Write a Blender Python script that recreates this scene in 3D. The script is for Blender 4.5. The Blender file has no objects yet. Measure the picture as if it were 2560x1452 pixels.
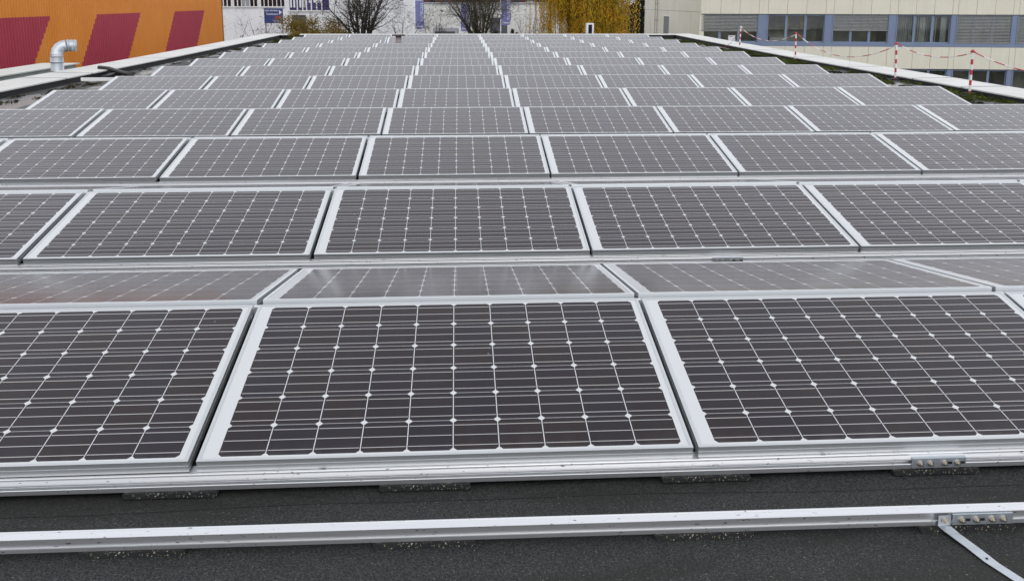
import bpy, math, random
from mathutils import Vector, Matrix
R = math.radians
random.seed(7)

# ------------------------------------------------------------------ camera, sky, sun, exposure
sc = bpy.context.scene
CAM = Vector((0.87007, -2.69931, 1.48068))
FPX, PITCH, YAW, ROLL, PPY = 2193.40, 0.18290, 0.06002, -0.00188, 408.59   # the photograph is cropped from the lower part of its frame
cd = bpy.data.cameras.new("camera")
cam = bpy.data.objects.new("camera", cd)
sc.collection.objects.link(cam)
cam.location = CAM
cam.rotation_euler = (math.pi / 2 - PITCH, ROLL, -YAW)
cd.sensor_width = 36.0
cd.lens = FPX / 2560 * 36.0
cd.shift_y = (PPY - 726) / 2560
cd.clip_start, cd.clip_end = 0.05, 2000
sc.camera = cam

SUN_EL, SUN_AZ = R(55), R(165)            # azimuth clockwise from +Y: veiled sun behind the camera
w = bpy.data.worlds.new("World"); sc.world = w; w.use_nodes = True
nt = w.node_tree; nt.nodes.clear()
sky = nt.nodes.new("ShaderNodeTexSky"); sky.sky_type = 'NISHITA'; sky.sun_disc = False
sky.sun_elevation = SUN_EL; sky.sun_rotation = SUN_AZ; sky.dust_density = 4.0; sky.air_density = 1.0
hs = nt.nodes.new("ShaderNodeHueSaturation"); hs.inputs["Saturation"].default_value = 0.16
bg = nt.nodes.new("ShaderNodeBackground"); bg.inputs["Strength"].default_value = 0.15
wo = nt.nodes.new("ShaderNodeOutputWorld")
veil = nt.nodes.new("ShaderNodeMix"); veil.data_type = 'RGBA'       # closed cloud cover over most of the sky
veil.inputs[0].default_value = .86; veil.inputs[7].default_value = (5.55, 5.70, 6.12, 1)
nt.links.new(sky.outputs[0], hs.inputs["Color"]); nt.links.new(hs.outputs[0], veil.inputs[6]); wc = nt.nodes.new("ShaderNodeTexCoord"); ws = nt.nodes.new("ShaderNodeSeparateXYZ"); nt.links.new(wc.outputs["Generated"], ws.inputs[0])
wm = nt.nodes.new("ShaderNodeMapRange"); wm.inputs[1].default_value, wm.inputs[2].default_value, wm.inputs[3].default_value, wm.inputs[4].default_value = .30, .95, 1.46, .62
nt.links.new(ws.outputs[2], wm.inputs[0]); wv = nt.nodes.new("ShaderNodeVectorMath"); wv.operation = 'SCALE'
nt.links.new(veil.outputs[2], wv.inputs[0]); nt.links.new(wm.outputs[0], wv.inputs["Scale"]); nt.links.new(wv.outputs[0], bg.inputs["Color"]); nt.links.new(bg.outputs[0], wo.inputs[0])
sl = bpy.data.lights.new("sun", 'SUN'); sl.energy = 0.5; sl.angle = R(45); sl.color = (1.0, 0.96, 0.9)
so = bpy.data.objects.new("sun", sl); sc.collection.objects.link(so)
sdir = Vector((math.sin(SUN_AZ) * math.cos(SUN_EL), math.cos(SUN_AZ) * math.cos(SUN_EL), math.sin(SUN_EL)))
so.rotation_euler = sdir.to_track_quat('Z', 'Y').to_euler()
sc.view_settings.view_transform = 'Standard'; sc.view_settings.look = 'None'
sc.view_settings.exposure = 0.25; sc.view_settings.gamma = 1.0
sc.cycles.max_bounces = 6; sc.cycles.transparent_max_bounces = 12
sc.cycles.caustics_reflective = False; sc.cycles.caustics_refractive = False

# ------------------------------------------------------------------ helpers
COL = sc.collection
def ray(u, v):
    a, b = (u - 1280) / FPX, (v - PPY) / FPX
    c, s = math.cos(ROLL), math.sin(ROLL); a, b = c * a + s * b, -s * a + c * b
    c, s = math.cos(PITCH), math.sin(PITCH); y, z = c - b * s, -s - b * c
    c, s = math.cos(YAW), math.sin(YAW)
    return Vector((c * a + s * y, -s * a + c * y, z))
def at(u, v, Y):                       # a bearing of the photograph carried out to the distance Y (metres)
    d = ray(u, v); return CAM + d * ((Y - CAM.y) / d.y)
def project(p):
    d = Vector(p) - CAM
    c, s = math.cos(YAW), math.sin(YAW); x, y = c * d.x - s * d.y, s * d.x + c * d.y
    c, s = math.cos(PITCH), math.sin(PITCH); dep, up = c * y - s * d.z, s * y + c * d.z
    if dep < .05: return None
    return 1280 + FPX * x / dep, PPY - FPX * up / dep

class MB:
    def __init__(s): s.v, s.f, s.m = [], [], []
    def quad(s, a, b, c, d, m=0):
        n = len(s.v); s.v += [tuple(a), tuple(b), tuple(c), tuple(d)]; s.f.append((n, n+1, n+2, n+3)); s.m.append(m)
    def tri(s, a, b, c, m=0):
        n = len(s.v); s.v += [tuple(a), tuple(b), tuple(c)]; s.f.append((n, n+1, n+2)); s.m.append(m)
    def box(s, x0, x1, y0, y1, z0, z1, m=0):
        n = len(s.v)
        s.v += [(x0,y0,z0),(x1,y0,z0),(x1,y1,z0),(x0,y1,z0),(x0,y0,z1),(x1,y0,z1),(x1,y1,z1),(x0,y1,z1)]
        for q in ((3,2,1,0),(4,5,6,7),(0,1,5,4),(1,2,6,5),(2,3,7,6),(3,0,4,7)):
            s.f.append(tuple(n+i for i in q)); s.m.append(m)
    def prism(s, prof, x0, x1, m=0):   # closed (y,z) outline swept along x
        n, k = len(s.v), len(prof)
        s.v += [(x0, y, z) for y, z in prof] + [(x1, y, z) for y, z in prof]
        for i in range(k):
            j = (i+1) % k; s.f.append((n+i, n+j, n+k+j, n+k+i)); s.m.append(m)
        s.f.append(tuple(n+i for i in reversed(range(k)))); s.m.append(m)
        s.f.append(tuple(n+k+i for i in range(k))); s.m.append(m)
    def tube(s, pts, rad, n=8, m=0, cap=True):
        pts = [Vector(p) for p in pts]
        if not isinstance(rad, (list, tuple)): rad = [rad]*len(pts)
        base = len(s.v); up = None
        for i, p in enumerate(pts):
            t = (pts[min(i+1, len(pts)-1)] - pts[max(i-1, 0)]).normalized()
            if up is None:
                up = t.cross(Vector((0, 0, 1)) if abs(t.z) < .9 else Vector((1, 0, 0))).normalized()
            else:
                up = (up - t*up.dot(t)).normalized()
            o = t.cross(up)
            for k in range(n):
                a = 2*math.pi*k/n; s.v.append(tuple(p + (up*math.cos(a) + o*math.sin(a))*rad[i]))
        for i in range(len(pts)-1):
            mm = m[i] if isinstance(m, (list, tuple)) else m
            for k in range(n):
                j = (k+1) % n
                s.f.append((base+i*n+k, base+i*n+j, base+(i+1)*n+j, base+(i+1)*n+k)); s.m.append(mm)
        if cap:
            s.f.append(tuple(base+k for k in reversed(range(n)))); s.m.append(m[0] if isinstance(m, (list, tuple)) else m)
            e = base+(len(pts)-1)*n
            s.f.append(tuple(e+k for k in range(n))); s.m.append(m[-1] if isinstance(m, (list, tuple)) else m)
    def mesh(s, name, mats, smooth=False):
        me = bpy.data.meshes.new(name); me.from_pydata(s.v, [], s.f)
        for mt in (mats if isinstance(mats, (list, tuple)) else [mats]): me.materials.append(mt)
        if any(s.m): me.polygons.foreach_set("material_index", s.m)
        if smooth: me.polygons.foreach_set("use_smooth", [True]*len(s.f))
        me.update(); return me
    def build(s, name, mats, parent=None, smooth=False):
        return link(name, s.mesh(name, mats, smooth), parent)
def link(name, data, parent=None):
    o = bpy.data.objects.new(name, data); COL.objects.link(o)
    if parent is not None: o.parent = parent
    return o
def tag(o, label, cat, group=None):
    o["label"] = label; o["category"] = cat
    if group: o["group"] = group
    return o
def thing(name, label, cat, loc=(0,0,0), rot=(0,0,0), group=None):
    o = link(name, None); o.location = loc; o.rotation_euler = rot
    return tag(o, label, cat, group)
def kind(o, k): o["kind"] = k; return o
def copy_tree(o, parent=None):
    c = o.copy(); COL.objects.link(c)
    if parent is not None: c.parent = parent
    for ch in list(o.children): copy_tree(ch, c)
    return c

# ------------------------------------------------------------------ materials
class NT:
    def __init__(s, name):
        s.mat = bpy.data.materials.new(name); s.mat.use_nodes = True
        s.t = s.mat.node_tree; s.b = s.t.nodes["Principled BSDF"]; s.o = s.t.nodes["Material Output"]
    def n(s, typ, **kw):
        x = s.t.nodes.new("ShaderNode"+typ)
        for k, v in kw.items(): setattr(x, k, v)
        return x
    def l(s, a, b): s.t.links.new(a, b)
    def put(s, sock, v):
        if hasattr(v, "is_output"): s.l(v, sock)
        else: sock.default_value = v
    def math(s, op, a, b=0.0, c=None):
        x = s.n("Math", operation=op); s.put(x.inputs[0], a); s.put(x.inputs[1], b)
        if c is not None: s.put(x.inputs[2], c)
        return x.outputs[0]
    def mix(s, f, a, b):
        x = s.n("Mix", data_type='RGBA'); s.put(x.inputs[0], f)
        for i, v in ((6, a), (7, b)): s.put(x.inputs[i], v if hasattr(v, "is_output") else (*v, 1))
        return x.outputs[2]
    def coord(s, which="Object"): return s.n("TexCoord").outputs[which]
    def noise(s, scale, detail=3, vec=None, stretch=None, rough=.55, out=0):
        x = s.n("TexNoise"); x.inputs["Scale"].default_value = scale; x.inputs["Detail"].default_value = detail
        x.inputs["Roughness"].default_value = rough
        v = vec or s.coord()
        if stretch:
            mp = s.n("Mapping"); mp.inputs["Scale"].default_value = stretch; s.l(v, mp.inputs[0]); v = mp.outputs[0]
        s.l(v, x.inputs["Vector"]); return x.outputs[out]
    def ramp(s, f, lo, hi):            # 0 below lo, 1 above hi
        x = s.n("MapRange"); x.inputs[1].default_value = lo; x.inputs[2].default_value = hi; s.l(f, x.inputs[0]); return x.outputs[0]
    def bump(s, h, strength=.3, dist=.01):
        x = s.n("Bump"); x.inputs["Strength"].default_value = strength; x.inputs["Distance"].default_value = dist
        s.l(h, x.inputs["Height"]); s.l(x.outputs[0], s.b.inputs["Normal"])
    def set(s, color=None, rough=None, metal=None, spec=None, ior=None):
        if color is not None: s.put(s.b.inputs["Base Color"], color if hasattr(color, "is_output") else (*color, 1))
        if rough is not None: s.put(s.b.inputs["Roughness"], rough)
        if metal is not None: s.put(s.b.inputs["Metallic"], metal)
        if spec is not None: s.put(s.b.inputs["Specular IOR Level"], spec)
        if ior is not None: s.b.inputs["IOR"].default_value = ior
        return s
def simple(name, c, rough=.6, metal=0., var=.18, scale=3., stretch=None, bump=0., spec=None):
    m = NT(name); f = m.noise(scale, 4, stretch=stretch)
    m.set(m.mix(m.ramp(f, .3, .7), tuple(x*(1-var) for x in c), tuple(min(1, x*(1+var)) for x in c)), rough, metal, spec)
    if bump: m.bump(f, bump)
    return m.mat

def cell_material():
    m = NT("solar_cells"); xyz = m.n("SeparateXYZ"); m.l(m.coord(), xyz.inputs[0]); X, Y = xyz.outputs[0], xyz.outputs[1]
    cx, cy = .1554, .1577
    u = m.math('DIVIDE', m.math('SUBTRACT', X, .062), cx); v = m.math('DIVIDE', m.math('SUBTRACT', Y, .022), cy)
    fu, fv = m.math('FRACT', u), m.math('FRACT', v)
    dx = m.math('MULTIPLY', m.math('MINIMUM', fu, m.math('SUBTRACT', 1.0, fu)), cx)
    dy = m.math('MULTIPLY', m.math('MINIMUM', fv, m.math('SUBTRACT', 1.0, fv)), cy)
    inside = m.math('MULTIPLY', m.math('MULTIPLY', m.math('GREATER_THAN', u, 0.0), m.math('LESS_THAN', u, 10.0)),
                    m.math('MULTIPLY', m.math('GREATER_THAN', v, 0.0), m.math('LESS_THAN', v, 6.0)))
    cell = m.math('MULTIPLY', m.math('GREATER_THAN', dx, .0015), m.math('GREATER_THAN', dy, .0008))
    cell = m.math('MULTIPLY', cell, m.math('GREATER_THAN', m.math('ADD', dx, dy), .0140))
    cell = m.math('MULTIPLY', cell, inside)
    g = m.math('ABSOLUTE', m.math('SUBTRACT', m.math('FRACT', m.math('MULTIPLY', fv, 3.0)), .5))
    bus = m.math('MULTIPLY', m.math('LESS_THAN', m.math('MULTIPLY', g, cy/3), .00125), m.math('GREATER_THAN', dx, .0042))
    bus = m.math('MULTIPLY', bus, cell)
    # every cell has its own slight hue
    oi = m.n("ObjectInfo")
    cv = m.n("CombineXYZ"); m.l(m.math('FLOOR', u), cv.inputs[0]); m.l(m.math('FLOOR', v), cv.inputs[1]); m.l(m.math('MULTIPLY', oi.outputs["Random"], 91.0), cv.inputs[2])
    wn = m.n("TexWhiteNoise", noise_dimensions='3D'); m.l(cv.outputs[0], wn.inputs["Vector"])
    c = m.mix(wn.outputs[0], (.012, .0066, .0060), (.009, .0068, .0125))
    c = m.mix(cell, (.60, .62, .63), c)
    c = m.mix(bus, c, (.84, .83, .80))
    ov = m.n("VectorMath", operation='ADD'); m.l(m.coord(), ov.inputs[0]); oc = m.n("CombineXYZ"); m.l(m.math('MULTIPLY', oi.outputs["Random"], 57.0), oc.inputs[2]); m.l(oc.outputs[0], ov.inputs[1])
    dust = m.noise(3.0, 5, ov.outputs[0]); run = m.noise(5.0, 4, ov.outputs[0], stretch=(4, .6, 1)); fleck = m.noise(26.0, 2, ov.outputs[0])
    low = m.math('MULTIPLY', m.math('SUBTRACT', 1.0, m.ramp(Y, .012, .09)), m.ramp(run, .35, .75))      # silt washed down to the lower frame edge
    c = m.mix(m.math('MULTIPLY', low, .06), c, (.38, .36, .31))
    c = m.mix(m.math('MULTIPLY', m.ramp(run, .55, .8), .010), c, (.5, .48, .44))
    c = m.mix(m.math('MULTIPLY', m.ramp(fleck, .80, .81), .5), c, (.62, .62, .58))
    c = m.mix(m.math('MULTIPLY', m.ramp(dust, .45, .8), .009), c, (.6, .57, .5))
    m.set(c, m.math('ADD', .15, m.math('MULTIPLY', m.ramp(dust, .4, .7), .05)), bus, ior=1.40)
    m.l(m.mix(cell, (1, 1, 1), (1.0, .93, 1.0)), m.b.inputs['Specular Tint'])      # violet anti-reflection film on the cells
    return m.mat
M_cells = cell_material()

def alu(name, c, rough, dirt=0., var=.06, metal=1.0):
    m = NT(name); f = m.noise(6, 5, stretch=(.15, 6, 6)); g = m.noise(55, 3, stretch=(.6, 2, 2))
    col = m.mix(m.ramp(f, .3, .7), tuple(x*(1-var) for x in c), c)
    if dirt: col = m.mix(m.math('MULTIPLY', m.ramp(g, .67, .70), dirt), col, (.05, .045, .04))
    m.set(col, m.math('ADD', rough-.015, m.math('MULTIPLY', f, .03)), metal); return m.mat
M_frame = alu("anodised_frame", (.71, .73, .74), .48)
M_rail = alu("rail_aluminium", (.78, .79, .80), .43, dirt=.8)
M_galv = alu("galvanised_sheet", (.62, .66, .70), .5, var=.12)
M_steel = alu("bolt_steel", (.55, .52, .46), .35)

def roof_material():
    m = NT("bitumen_roofing"); co = m.coord()
    fine = m.noise(140, 4, co, rough=.8); mid = m.noise(60, 4, co, rough=.75); big = m.noise(1.1, 5, co); stain = m.noise(2.6, 5, co, stretch=(.35, 1.6, 1))
    c = m.mix(m.ramp(fine, .41, .61), (.0035, .0042, .0045), (.062, .068, .066))
    c = m.mix(m.math('MULTIPLY', m.ramp(mid, .45, .7), .6), c, (.007, .008, .0075))
    c = m.mix(m.math('MULTIPLY', m.ramp(stain, .47, .57), .60), c, (.011, .011, .008))
    c = m.mix(m.ramp(m.noise(170, 1, co), .715, .74), c, (.18, .185, .15))
    # a weathered, silted zone along the edges of the roof
    xyz = m.n("SeparateXYZ"); m.l(co, xyz.inputs[0])
    edge = m.math('MAXIMUM', m.ramp(m.math('MULTIPLY', xyz.outputs[0], -1.0), 4.6, 5.3), m.ramp(xyz.outputs[0], 8.3, 8.7))
    edge = m.math('MULTIPLY', edge, m.ramp(xyz.outputs[1], 4.0, 7.0))
    blot = m.noise(.9, 6, co, stretch=(1.1, .35, 1))
    silt = m.mix(m.ramp(blot, .38, .62), (.14, .135, .13), (.028, .028, .027))
    silt = m.mix(m.ramp(m.noise(3.1, 4, co), .6, .66), silt, (.24, .15, .13))
    gut = m.math('MAXIMUM', m.ramp(m.math('ADD', m.math('MULTIPLY', xyz.outputs[0], -1.0), m.math('MULTIPLY', blot, .9)), 5.95, 6.9), m.ramp(m.math('ADD', xyz.outputs[0], m.math('MULTIPLY', blot, .9)), 9.4, 10.2))
    silt = m.mix(gut, silt, (.022, .022, .020))
    c = m.mix(edge, c, silt)
    wet = m.ramp(m.noise(1.4, 3, co, stretch=(1, .4, 1)), .48, .56)
    wet = m.math('MULTIPLY', wet, edge)
    m.set(c, m.math('SUBTRACT', .72, m.math('MULTIPLY', wet, .5)), 0.0, spec=.35)
    m.bump(fine, .55, .003); return m.mat
M_roof = roof_material()

def rubber_material():
    m = NT("granulated_rubber"); co = m.coord()
    f = m.noise(150, 2, co); c = m.mix(m.ramp(f, .66, .685), (.006, .006, .0075), (.22, .25, .09))
    c = m.mix(m.ramp(m.noise(170, 1, co, stretch=(1, 1.3, .8)), .68, .70), c, (.36, .35, .33))
    m.set(c, .8); m.bump(f, .5, .002); return m.mat
M_rubber = rubber_material()

def coping_material(name, c):
    m = NT(name); co = m.coord(); f = m.noise(1.2, 6, co); g = m.noise(7, 5, co, stretch=(3, .5, 1))
    col = m.mix(m.ramp(f, .35, .7), c, tuple(x*.84 for x in c))
    col = m.mix(m.math('MULTIPLY', m.ramp(g, .56, .8), .45), col, (.30, .30, .24))
    m.set(col, .5); return m.mat
M_coping = coping_material("coping_sheet", (.66, .66, .63))
M_dark = simple("bitumen_upstand", (.014, .013, .016), .75)
M_seam = simple("coping_joint", (.30, .29, .25), .7)
M_black = simple("black_rubber_hose", (.012, .012, .014), .5)
M_white = simple("white_paint", (.74, .75, .75), .5, var=.06)
M_red = simple("red_plastic", (.46, .035, .045), .45, var=.1)
M_whitep = simple("white_plastic", (.78, .77, .76), .45, var=.05)
M_bluegrey = simple("blue_grey_window_frame", (.185, .235, .345), .45, var=.06, scale=1)
M_blind = simple("grey_slatted_blind", (.27, .285, .275), .5, var=.1, scale=8)
M_room = simple("office_room", (.62, .60, .50), .9, var=.3, scale=1.2)
M_yellow = simple("yellow_cupboard", (.42, .30, .03), .6)
M_pale = simple("pale_curtain", (.78, .80, .74), .9)
M_darkwin = simple("dark_window_glass", (.016, .018, .028), .06, var=.4, scale=.4)
M_violet = simple("violet_blue_window_film", (.055, .05, .16), .12, var=.35, scale=.8)
M_house = simple("white_render", (.78, .79, .81), .85, var=.05, scale=.5)
M_house2 = simple("pale_concrete_wall", (.72, .72, .69), .85, var=.07, scale=.5)
M_flash = simple("grey_roof_flashing", (.30, .31, .33), .5)
M_brownroof = simple("red_brown_building", (.12, .045, .038), .8, var=.35, scale=.25)
M_slate = simple("dark_slate_paint", (.045, .05, .075), .4)
M_ground = simple("asphalt_yard", (.06, .06, .058), .9, scale=.3)
M_bark = simple("dark_wet_bark", (.030, .028, .022), .9, var=.4, scale=5)
M_bark2 = simple("olive_bark", (.055, .050, .028), .9, var=.4, scale=5)
M_barkred = simple("reddish_bark", (.10, .05, .04), .9, var=.3, scale=5)
M_sign = simple("blue_sign_face", (.03, .055, .20), .4, var=.2, scale=1.5)
M_flag = simple("lilac_blue_flag_cloth", (.21, .22, .46), .8, var=.08, scale=2)
M_letter = simple("white_lettering", (.72, .74, .78), .6, var=.05)
M_concrete = simple("grey_concrete", (.30, .29, .27), .85)

def facade_material():
    m = NT("cream_cladding"); co = m.coord(); oi = m.noise(.8, 5, co); st = m.noise(2.0, 4, co, stretch=(3, 3, .15))
    c = m.mix(m.ramp(oi, .3, .7), (.72, .685, .56), (.78, .745, .615))
    c = m.mix(m.math('MULTIPLY', m.ramp(st, .5, .75), .16), c, (.46, .45, .40)); m.set(c, .8); return m.mat
M_facade = facade_material()

def hall_material():                       # orange sheeting with slanted maroon fields painted on it
    m = NT("orange_maroon_sheeting"); xyz = m.n("SeparateXYZ"); co = m.coord(); m.l(co, xyz.inputs[0])
    Y, Z = xyz.outputs[1], xyz.outputs[2]
    s = m.math('ADD', Y, m.math('MULTIPLY', m.math('SUBTRACT', .90, Z), .97))
    f = None
    for a, b in ((18.0, 30.77), (34.97, 40.03), (45.07, 50.55)):
        k = m.math('MULTIPLY', m.math('GREATER_THAN', s, a), m.math('LESS_THAN', s, b)); f = k if f is None else m.math('MAXIMUM', f, k)
    f = m.math('MULTIPLY', f, m.math('LESS_THAN', Z, .90))
    n = m.noise(1.5, 5, co, stretch=(1, .7, .5)); 
    o = m.mix(m.ramp(n, .3, .75), (.68, .225, .012), (.73, .27, .030)); r = m.mix(m.ramp(n, .3, .75), (.37, .024, .052), (.41, .032, .062))
    m.set(m.mix(f, o, r), .55); return m.mat
M_hall = hall_material()

def glass_material():
    m = NT("window_glass"); m.t.nodes.remove(m.b)
    tr = m.n("BsdfTransparent"); tr.inputs[0].default_value = (.86, .90, .88, 1)
    gl = m.n("BsdfGlossy"); gl.inputs["Roughness"].default_value = .03
    lw = m.n("Fresnel"); lw.inputs[0].default_value = 1.6
    mx = m.n("MixShader"); m.l(lw.outputs[0], mx.inputs[0]); m.l(tr.outputs[0], mx.inputs[1]); m.l(gl.outputs[0], mx.inputs[2]); m.l(mx.outputs[0], m.o.inputs[0])
    return m.mat
M_glass = glass_material()

def leaf_material(name, a, b, c):
    m = NT(name); gn = m.n("NewGeometry"); at_ = m.n("Attribute"); at_.attribute_name = "tint"
    n = m.noise(1.3, 3)
    col = m.mix(gn.outputs["Random Per Island"], a, b)
    col = m.mix(m.ramp(n, .42, .62), col, c)
    m.set(col, .8, spec=.2)
    tl = m.n("BsdfTranslucent"); m.l(col, tl.inputs[0]); mx = m.n("MixShader"); mx.inputs[0].default_value = .3
    m.l(m.b.outputs[0], mx.inputs[1]); m.l(tl.outputs[0], mx.inputs[2]); m.l(mx.outputs[0], m.o.inputs[0]); return m.mat
M_willow = leaf_material("yellow_willow_leaf", (.78, .42, .024), (.60, .36, .026), (.44, .32, .026))
M_shrub = leaf_material("olive_yellow_leaf", (.30, .23, .035), (.17, .16, .022), (.20, .12, .035))
M_conifer = leaf_material("dark_conifer_needle", (.010, .018, .014), (.018, .028, .022), (.008, .012, .012))
M_hedge = leaf_material("brown_olive_leaf", (.07, .055, .022), (.035, .04, .015), (.05, .035, .018))
M_mossy = leaf_material("roof_moss", (.050, .070, .012), (.10, .13, .015), (.024, .028, .010))
M_withered = leaf_material("withered_leaf", (.16, .12, .07), (.10, .08, .05), (.20, .17, .12))

# ------------------------------------------------------------------ the roof, its edges and the ground
ROOF = -.112
LX, RX, BY = -6.70, 10.12, 35.6            # inner edges of the three parapets
m = MB(); m.quad((-400, -120, -5), (400, -120, -5), (400, 600, -5), (-400, 600, -5)); kind(m.build("ground", M_ground), "structure")
m = MB(); m.quad((LX-.1, -12, ROOF), (11.0, -12, ROOF), (11.0, BY+.1, ROOF), (LX-.1, BY+.1, ROOF)); kind(m.build("roof", M_roof), "structure")
m = MB()                                   # the overlapping sheet of roofing felt in front of the array
N = 60
for i in range(N):
    x0, x1 = -6.5+16*i/N, -6.5+16*(i+1)/N
    e = lambda x: -.105 + .012*math.sin(x*1.7) + .006*math.sin(x*5.3)
    m.quad((x0, -9, ROOF+.004), (x1, -9, ROOF+.004), (x1, e(x1), ROOF+.004), (x0, e(x0), ROOF+.004))
    m.quad((x0, e(x0), ROOF+.004), (x1, e(x1), ROOF+.004), (x1, e(x1)+.002, ROOF), (x0, e(x0)+.002, ROOF))
    m.quad((x0, e(x0)-.002, ROOF+.0055), (x1, e(x1)-.002, ROOF+.0055), (x1, e(x1)+.0035, ROOF+.0045), (x0, e(x0)+.0035, ROOF+.0045), 1)      # bitumen squeezed out of the lap
kind(m.build("roofing_felt", [M_roof, M_dark]), "structure")

def parapet(label, zf, inner, outer, along, joints):
    """a side wall of the roof; inner(y), outer(y): x of its coping's edges, zf(y): its height; outside it goes down to the ground"""
    p = thing("roof_parapet", label, "parapet")
    y0, y1 = along; c, d = MB(), MB(); n = 60; t = .022; sg = 1 if outer(y0) > inner(y0) else -1
    ys = sorted([y0+(y1-y0)*i/n for i in range(n+1)] + [y-.016 for y in joints] + [y+.016 for y in joints])
    for a, b in zip(ys, ys[1:]):
        k = 1 if any(abs((a+b)/2-y) < .015 for y in joints) else 0; e = .004*k; za, zb = zf(a)+e, zf(b)+e
        ia, ib, oa, ob = inner(a)-sg*e, inner(b)-sg*e, outer(a), outer(b)
        c.quad((ia, a, za), (ib, b, zb), (ob, b, zb+.012), (oa, a, za+.012), k)
        c.quad((ia, a, za-t), (ib, b, zb-t), (ib, b, zb), (ia, a, za), k)
        c.quad((oa, a, za-.08), (ob, b, zb-.08), (ob, b, zb+.012), (oa, a, za+.012), k)
        w_ = sg*.035
        d.quad((ia+w_, a, ROOF-.02), (ib+w_, b, ROOF-.02), (ib+w_, b, zb-.008), (ia+w_, a, za-.008))
        d.quad((oa-w_, a, -5), (ob-w_, b, -5), (ob-w_, b, zb), (oa-w_, a, za))
    d.build("upstand", M_dark, p); c.build("coping", [M_coping, M_seam], p)
    return p
up_ = lambda lo: (lambda y: lo + max(0, min(1, (y-20)/(BY-20)))**1.5*(.045-lo))
RI = lambda y: 9.885+.0175*(y-10.75)
parapet("low parapet with broad pale metal coping beside the orange hall", up_(0.0), lambda y: LX, lambda y: LX-.86, (-12, BY+.9), [8.6, 11.8, 14.75, 15.97, 20.9, 26.3, 31.0])
parapet("low mossy parapet with pale coping facing the cream office block", up_(-.03), RI, lambda y: RI(y)+.86, (-12, BY+.9), [9.0, 12.6, 14.4, 17.5, 21.0, 24.5, 28.0, 31.5])
p = thing("roof_parapet", "low parapet with pale coping across the far end of the roof", "parapet")
c = MB(); xs = [LX+.002, -3.92, -3.88, .93, .97, 4.28, 4.32, 7.98, 8.02, RI(BY)-.002]
for i, (a, b) in enumerate(zip(xs, xs[1:])): c.box(a, b, BY-.003*(i % 2), BY+.9, .02, .048+.003*(i % 2), i % 2)
c.build("coping", [M_coping, M_seam], p)
c = MB(); c.box(LX+.002, RI(BY)-.002, BY+.04, BY+.86, -5, .018); c.build("upstand", M_dark, p)

# ------------------------------------------------------------------ the solar array
W, D, TILT, PY, GAP = 1.65, .99, .19158, 2.38351, .07148
CX = {-3: -5.06, -2: -3.362, -1: -1.676, 0: 0.0, 1: 1.668, 2: 3.337, 3: 5.007, 4: 6.678}      # the gaps widen towards the hall
CT, ST = math.cos(TILT), math.sin(TILT)
def frame_mesh():
    m = MB(); H, L, w1 = -.042, .0115, .004
    # lip on top, outer walls in two steps with a fine groove
    for (x0, x1, y0, y1) in ((0, W, 0, L), (0, W, D-L, D), (0, L, L, D-L), (W-L, W, L, D-L)):
        m.box(x0, x1, y0, y1, -.006, 0)
    for (x0, x1, y0, y1) in ((.0004, W-.0004, .0004, .004), (.0004, W-.0004, D-.004, D-.0004), (.0004, .004, .004, D-.004), (W-.004, W-.0004, .004, D-.004)):
        m.box(x0, x1, y0, y1, -.017, -.006)
    for (x0, x1, y0, y1) in ((.0018, W-.0018, .0018, .005), (.0018, W-.0018, D-.005, D-.0018), (.0018, .005, .005, D-.005), (W-.005, W-.0018, .005, D-.005)):
        m.box(x0, x1, y0, y1, -.020, -.017)
    for (x0, x1, y0, y1) in ((0, W, 0, .0045), (0, W, D-.0045, D), (0, .0045, .0045, D-.0045), (W-.0045, W, .0045, D-.0045)):
        m.box(x0, x1, y0, y1, H, -.020)
    return m.mesh("frame", M_frame)
def glass_mesh():
    m = MB(); e = .0105
    m.quad((e, e, -.0018), (W-e, e, -.0018), (W-e, D-e, -.0018), (e, D-e, -.0018))
    m.quad((e, D-e, -.0075), (W-e, D-e, -.0075), (W-e, e, -.0075), (e, e, -.0075))
    return m.mesh("glass", M_cells)
FRAME, GLASS = frame_mesh(), glass_mesh()
ROWS = "front second third fourth fifth sixth seventh eighth ninth tenth eleventh twelfth thirteenth rearmost".split()
ORD = "first second third fourth fifth sixth seventh eighth".split()
def panel(loc, rx, label, group):
    p = thing("solar_panel", label, "solar panel", loc, (rx, random.gauss(0, .0012), random.gauss(0, .0006)), group)
    link("frame", FRAME, p); link("glass", GLASS, p)
    return p
def in_view(r, c, rear=False, mx=0):
    pts = []
    for e in (0, .25, .5, .75, 1):
        for k in (0, .5, 1):
            y, z = (r*PY+D*CT+GAP+k*D*CT, (1-k)*D*ST) if rear else (r*PY+k*D*CT, k*D*ST)
            q = project((CX[c]+e*W, y, z)); pts.append(q)
    return any(q and -mx <= q[0] <= 2560+mx and -mx <= q[1] <= 1452+mx for q in pts)
for r in range(14):
    cols = [c for c in range(-3, 5) if not (r == 11 and c == -1)]
    vis = [c for c in cols if in_view(r, c)]
    for c in cols:
        rown = "front row" if r == 0 else "rearmost row" if r == 13 else ROWS[r]+" row from the front"
        if c in vis:
            full = len(vis) >= 7 and r >= 4
            lab = (f"solar panel in the {rown}, {ORD[vis.index(c)]} from the orange hall side" if full else
                   f"solar panel in the {rown}, {ORD[vis.index(c)]} in view from orange hall side")
            if r == 11 and c in (-2, 0): lab = f"solar panel in the {rown}, beside the vent, {'orange hall' if c < -1 else 'office block'} side"
        elif in_view(r, c, mx=900):
            lab = f"solar panel in the {rown}, out of view towards the {'orange hall' if c < 0 else 'office block'}"
        else: continue
        panel((CX[c], r*PY, 0), TILT+random.gauss(0, .0016), lab, "solar panels tilted towards the viewer")
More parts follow.
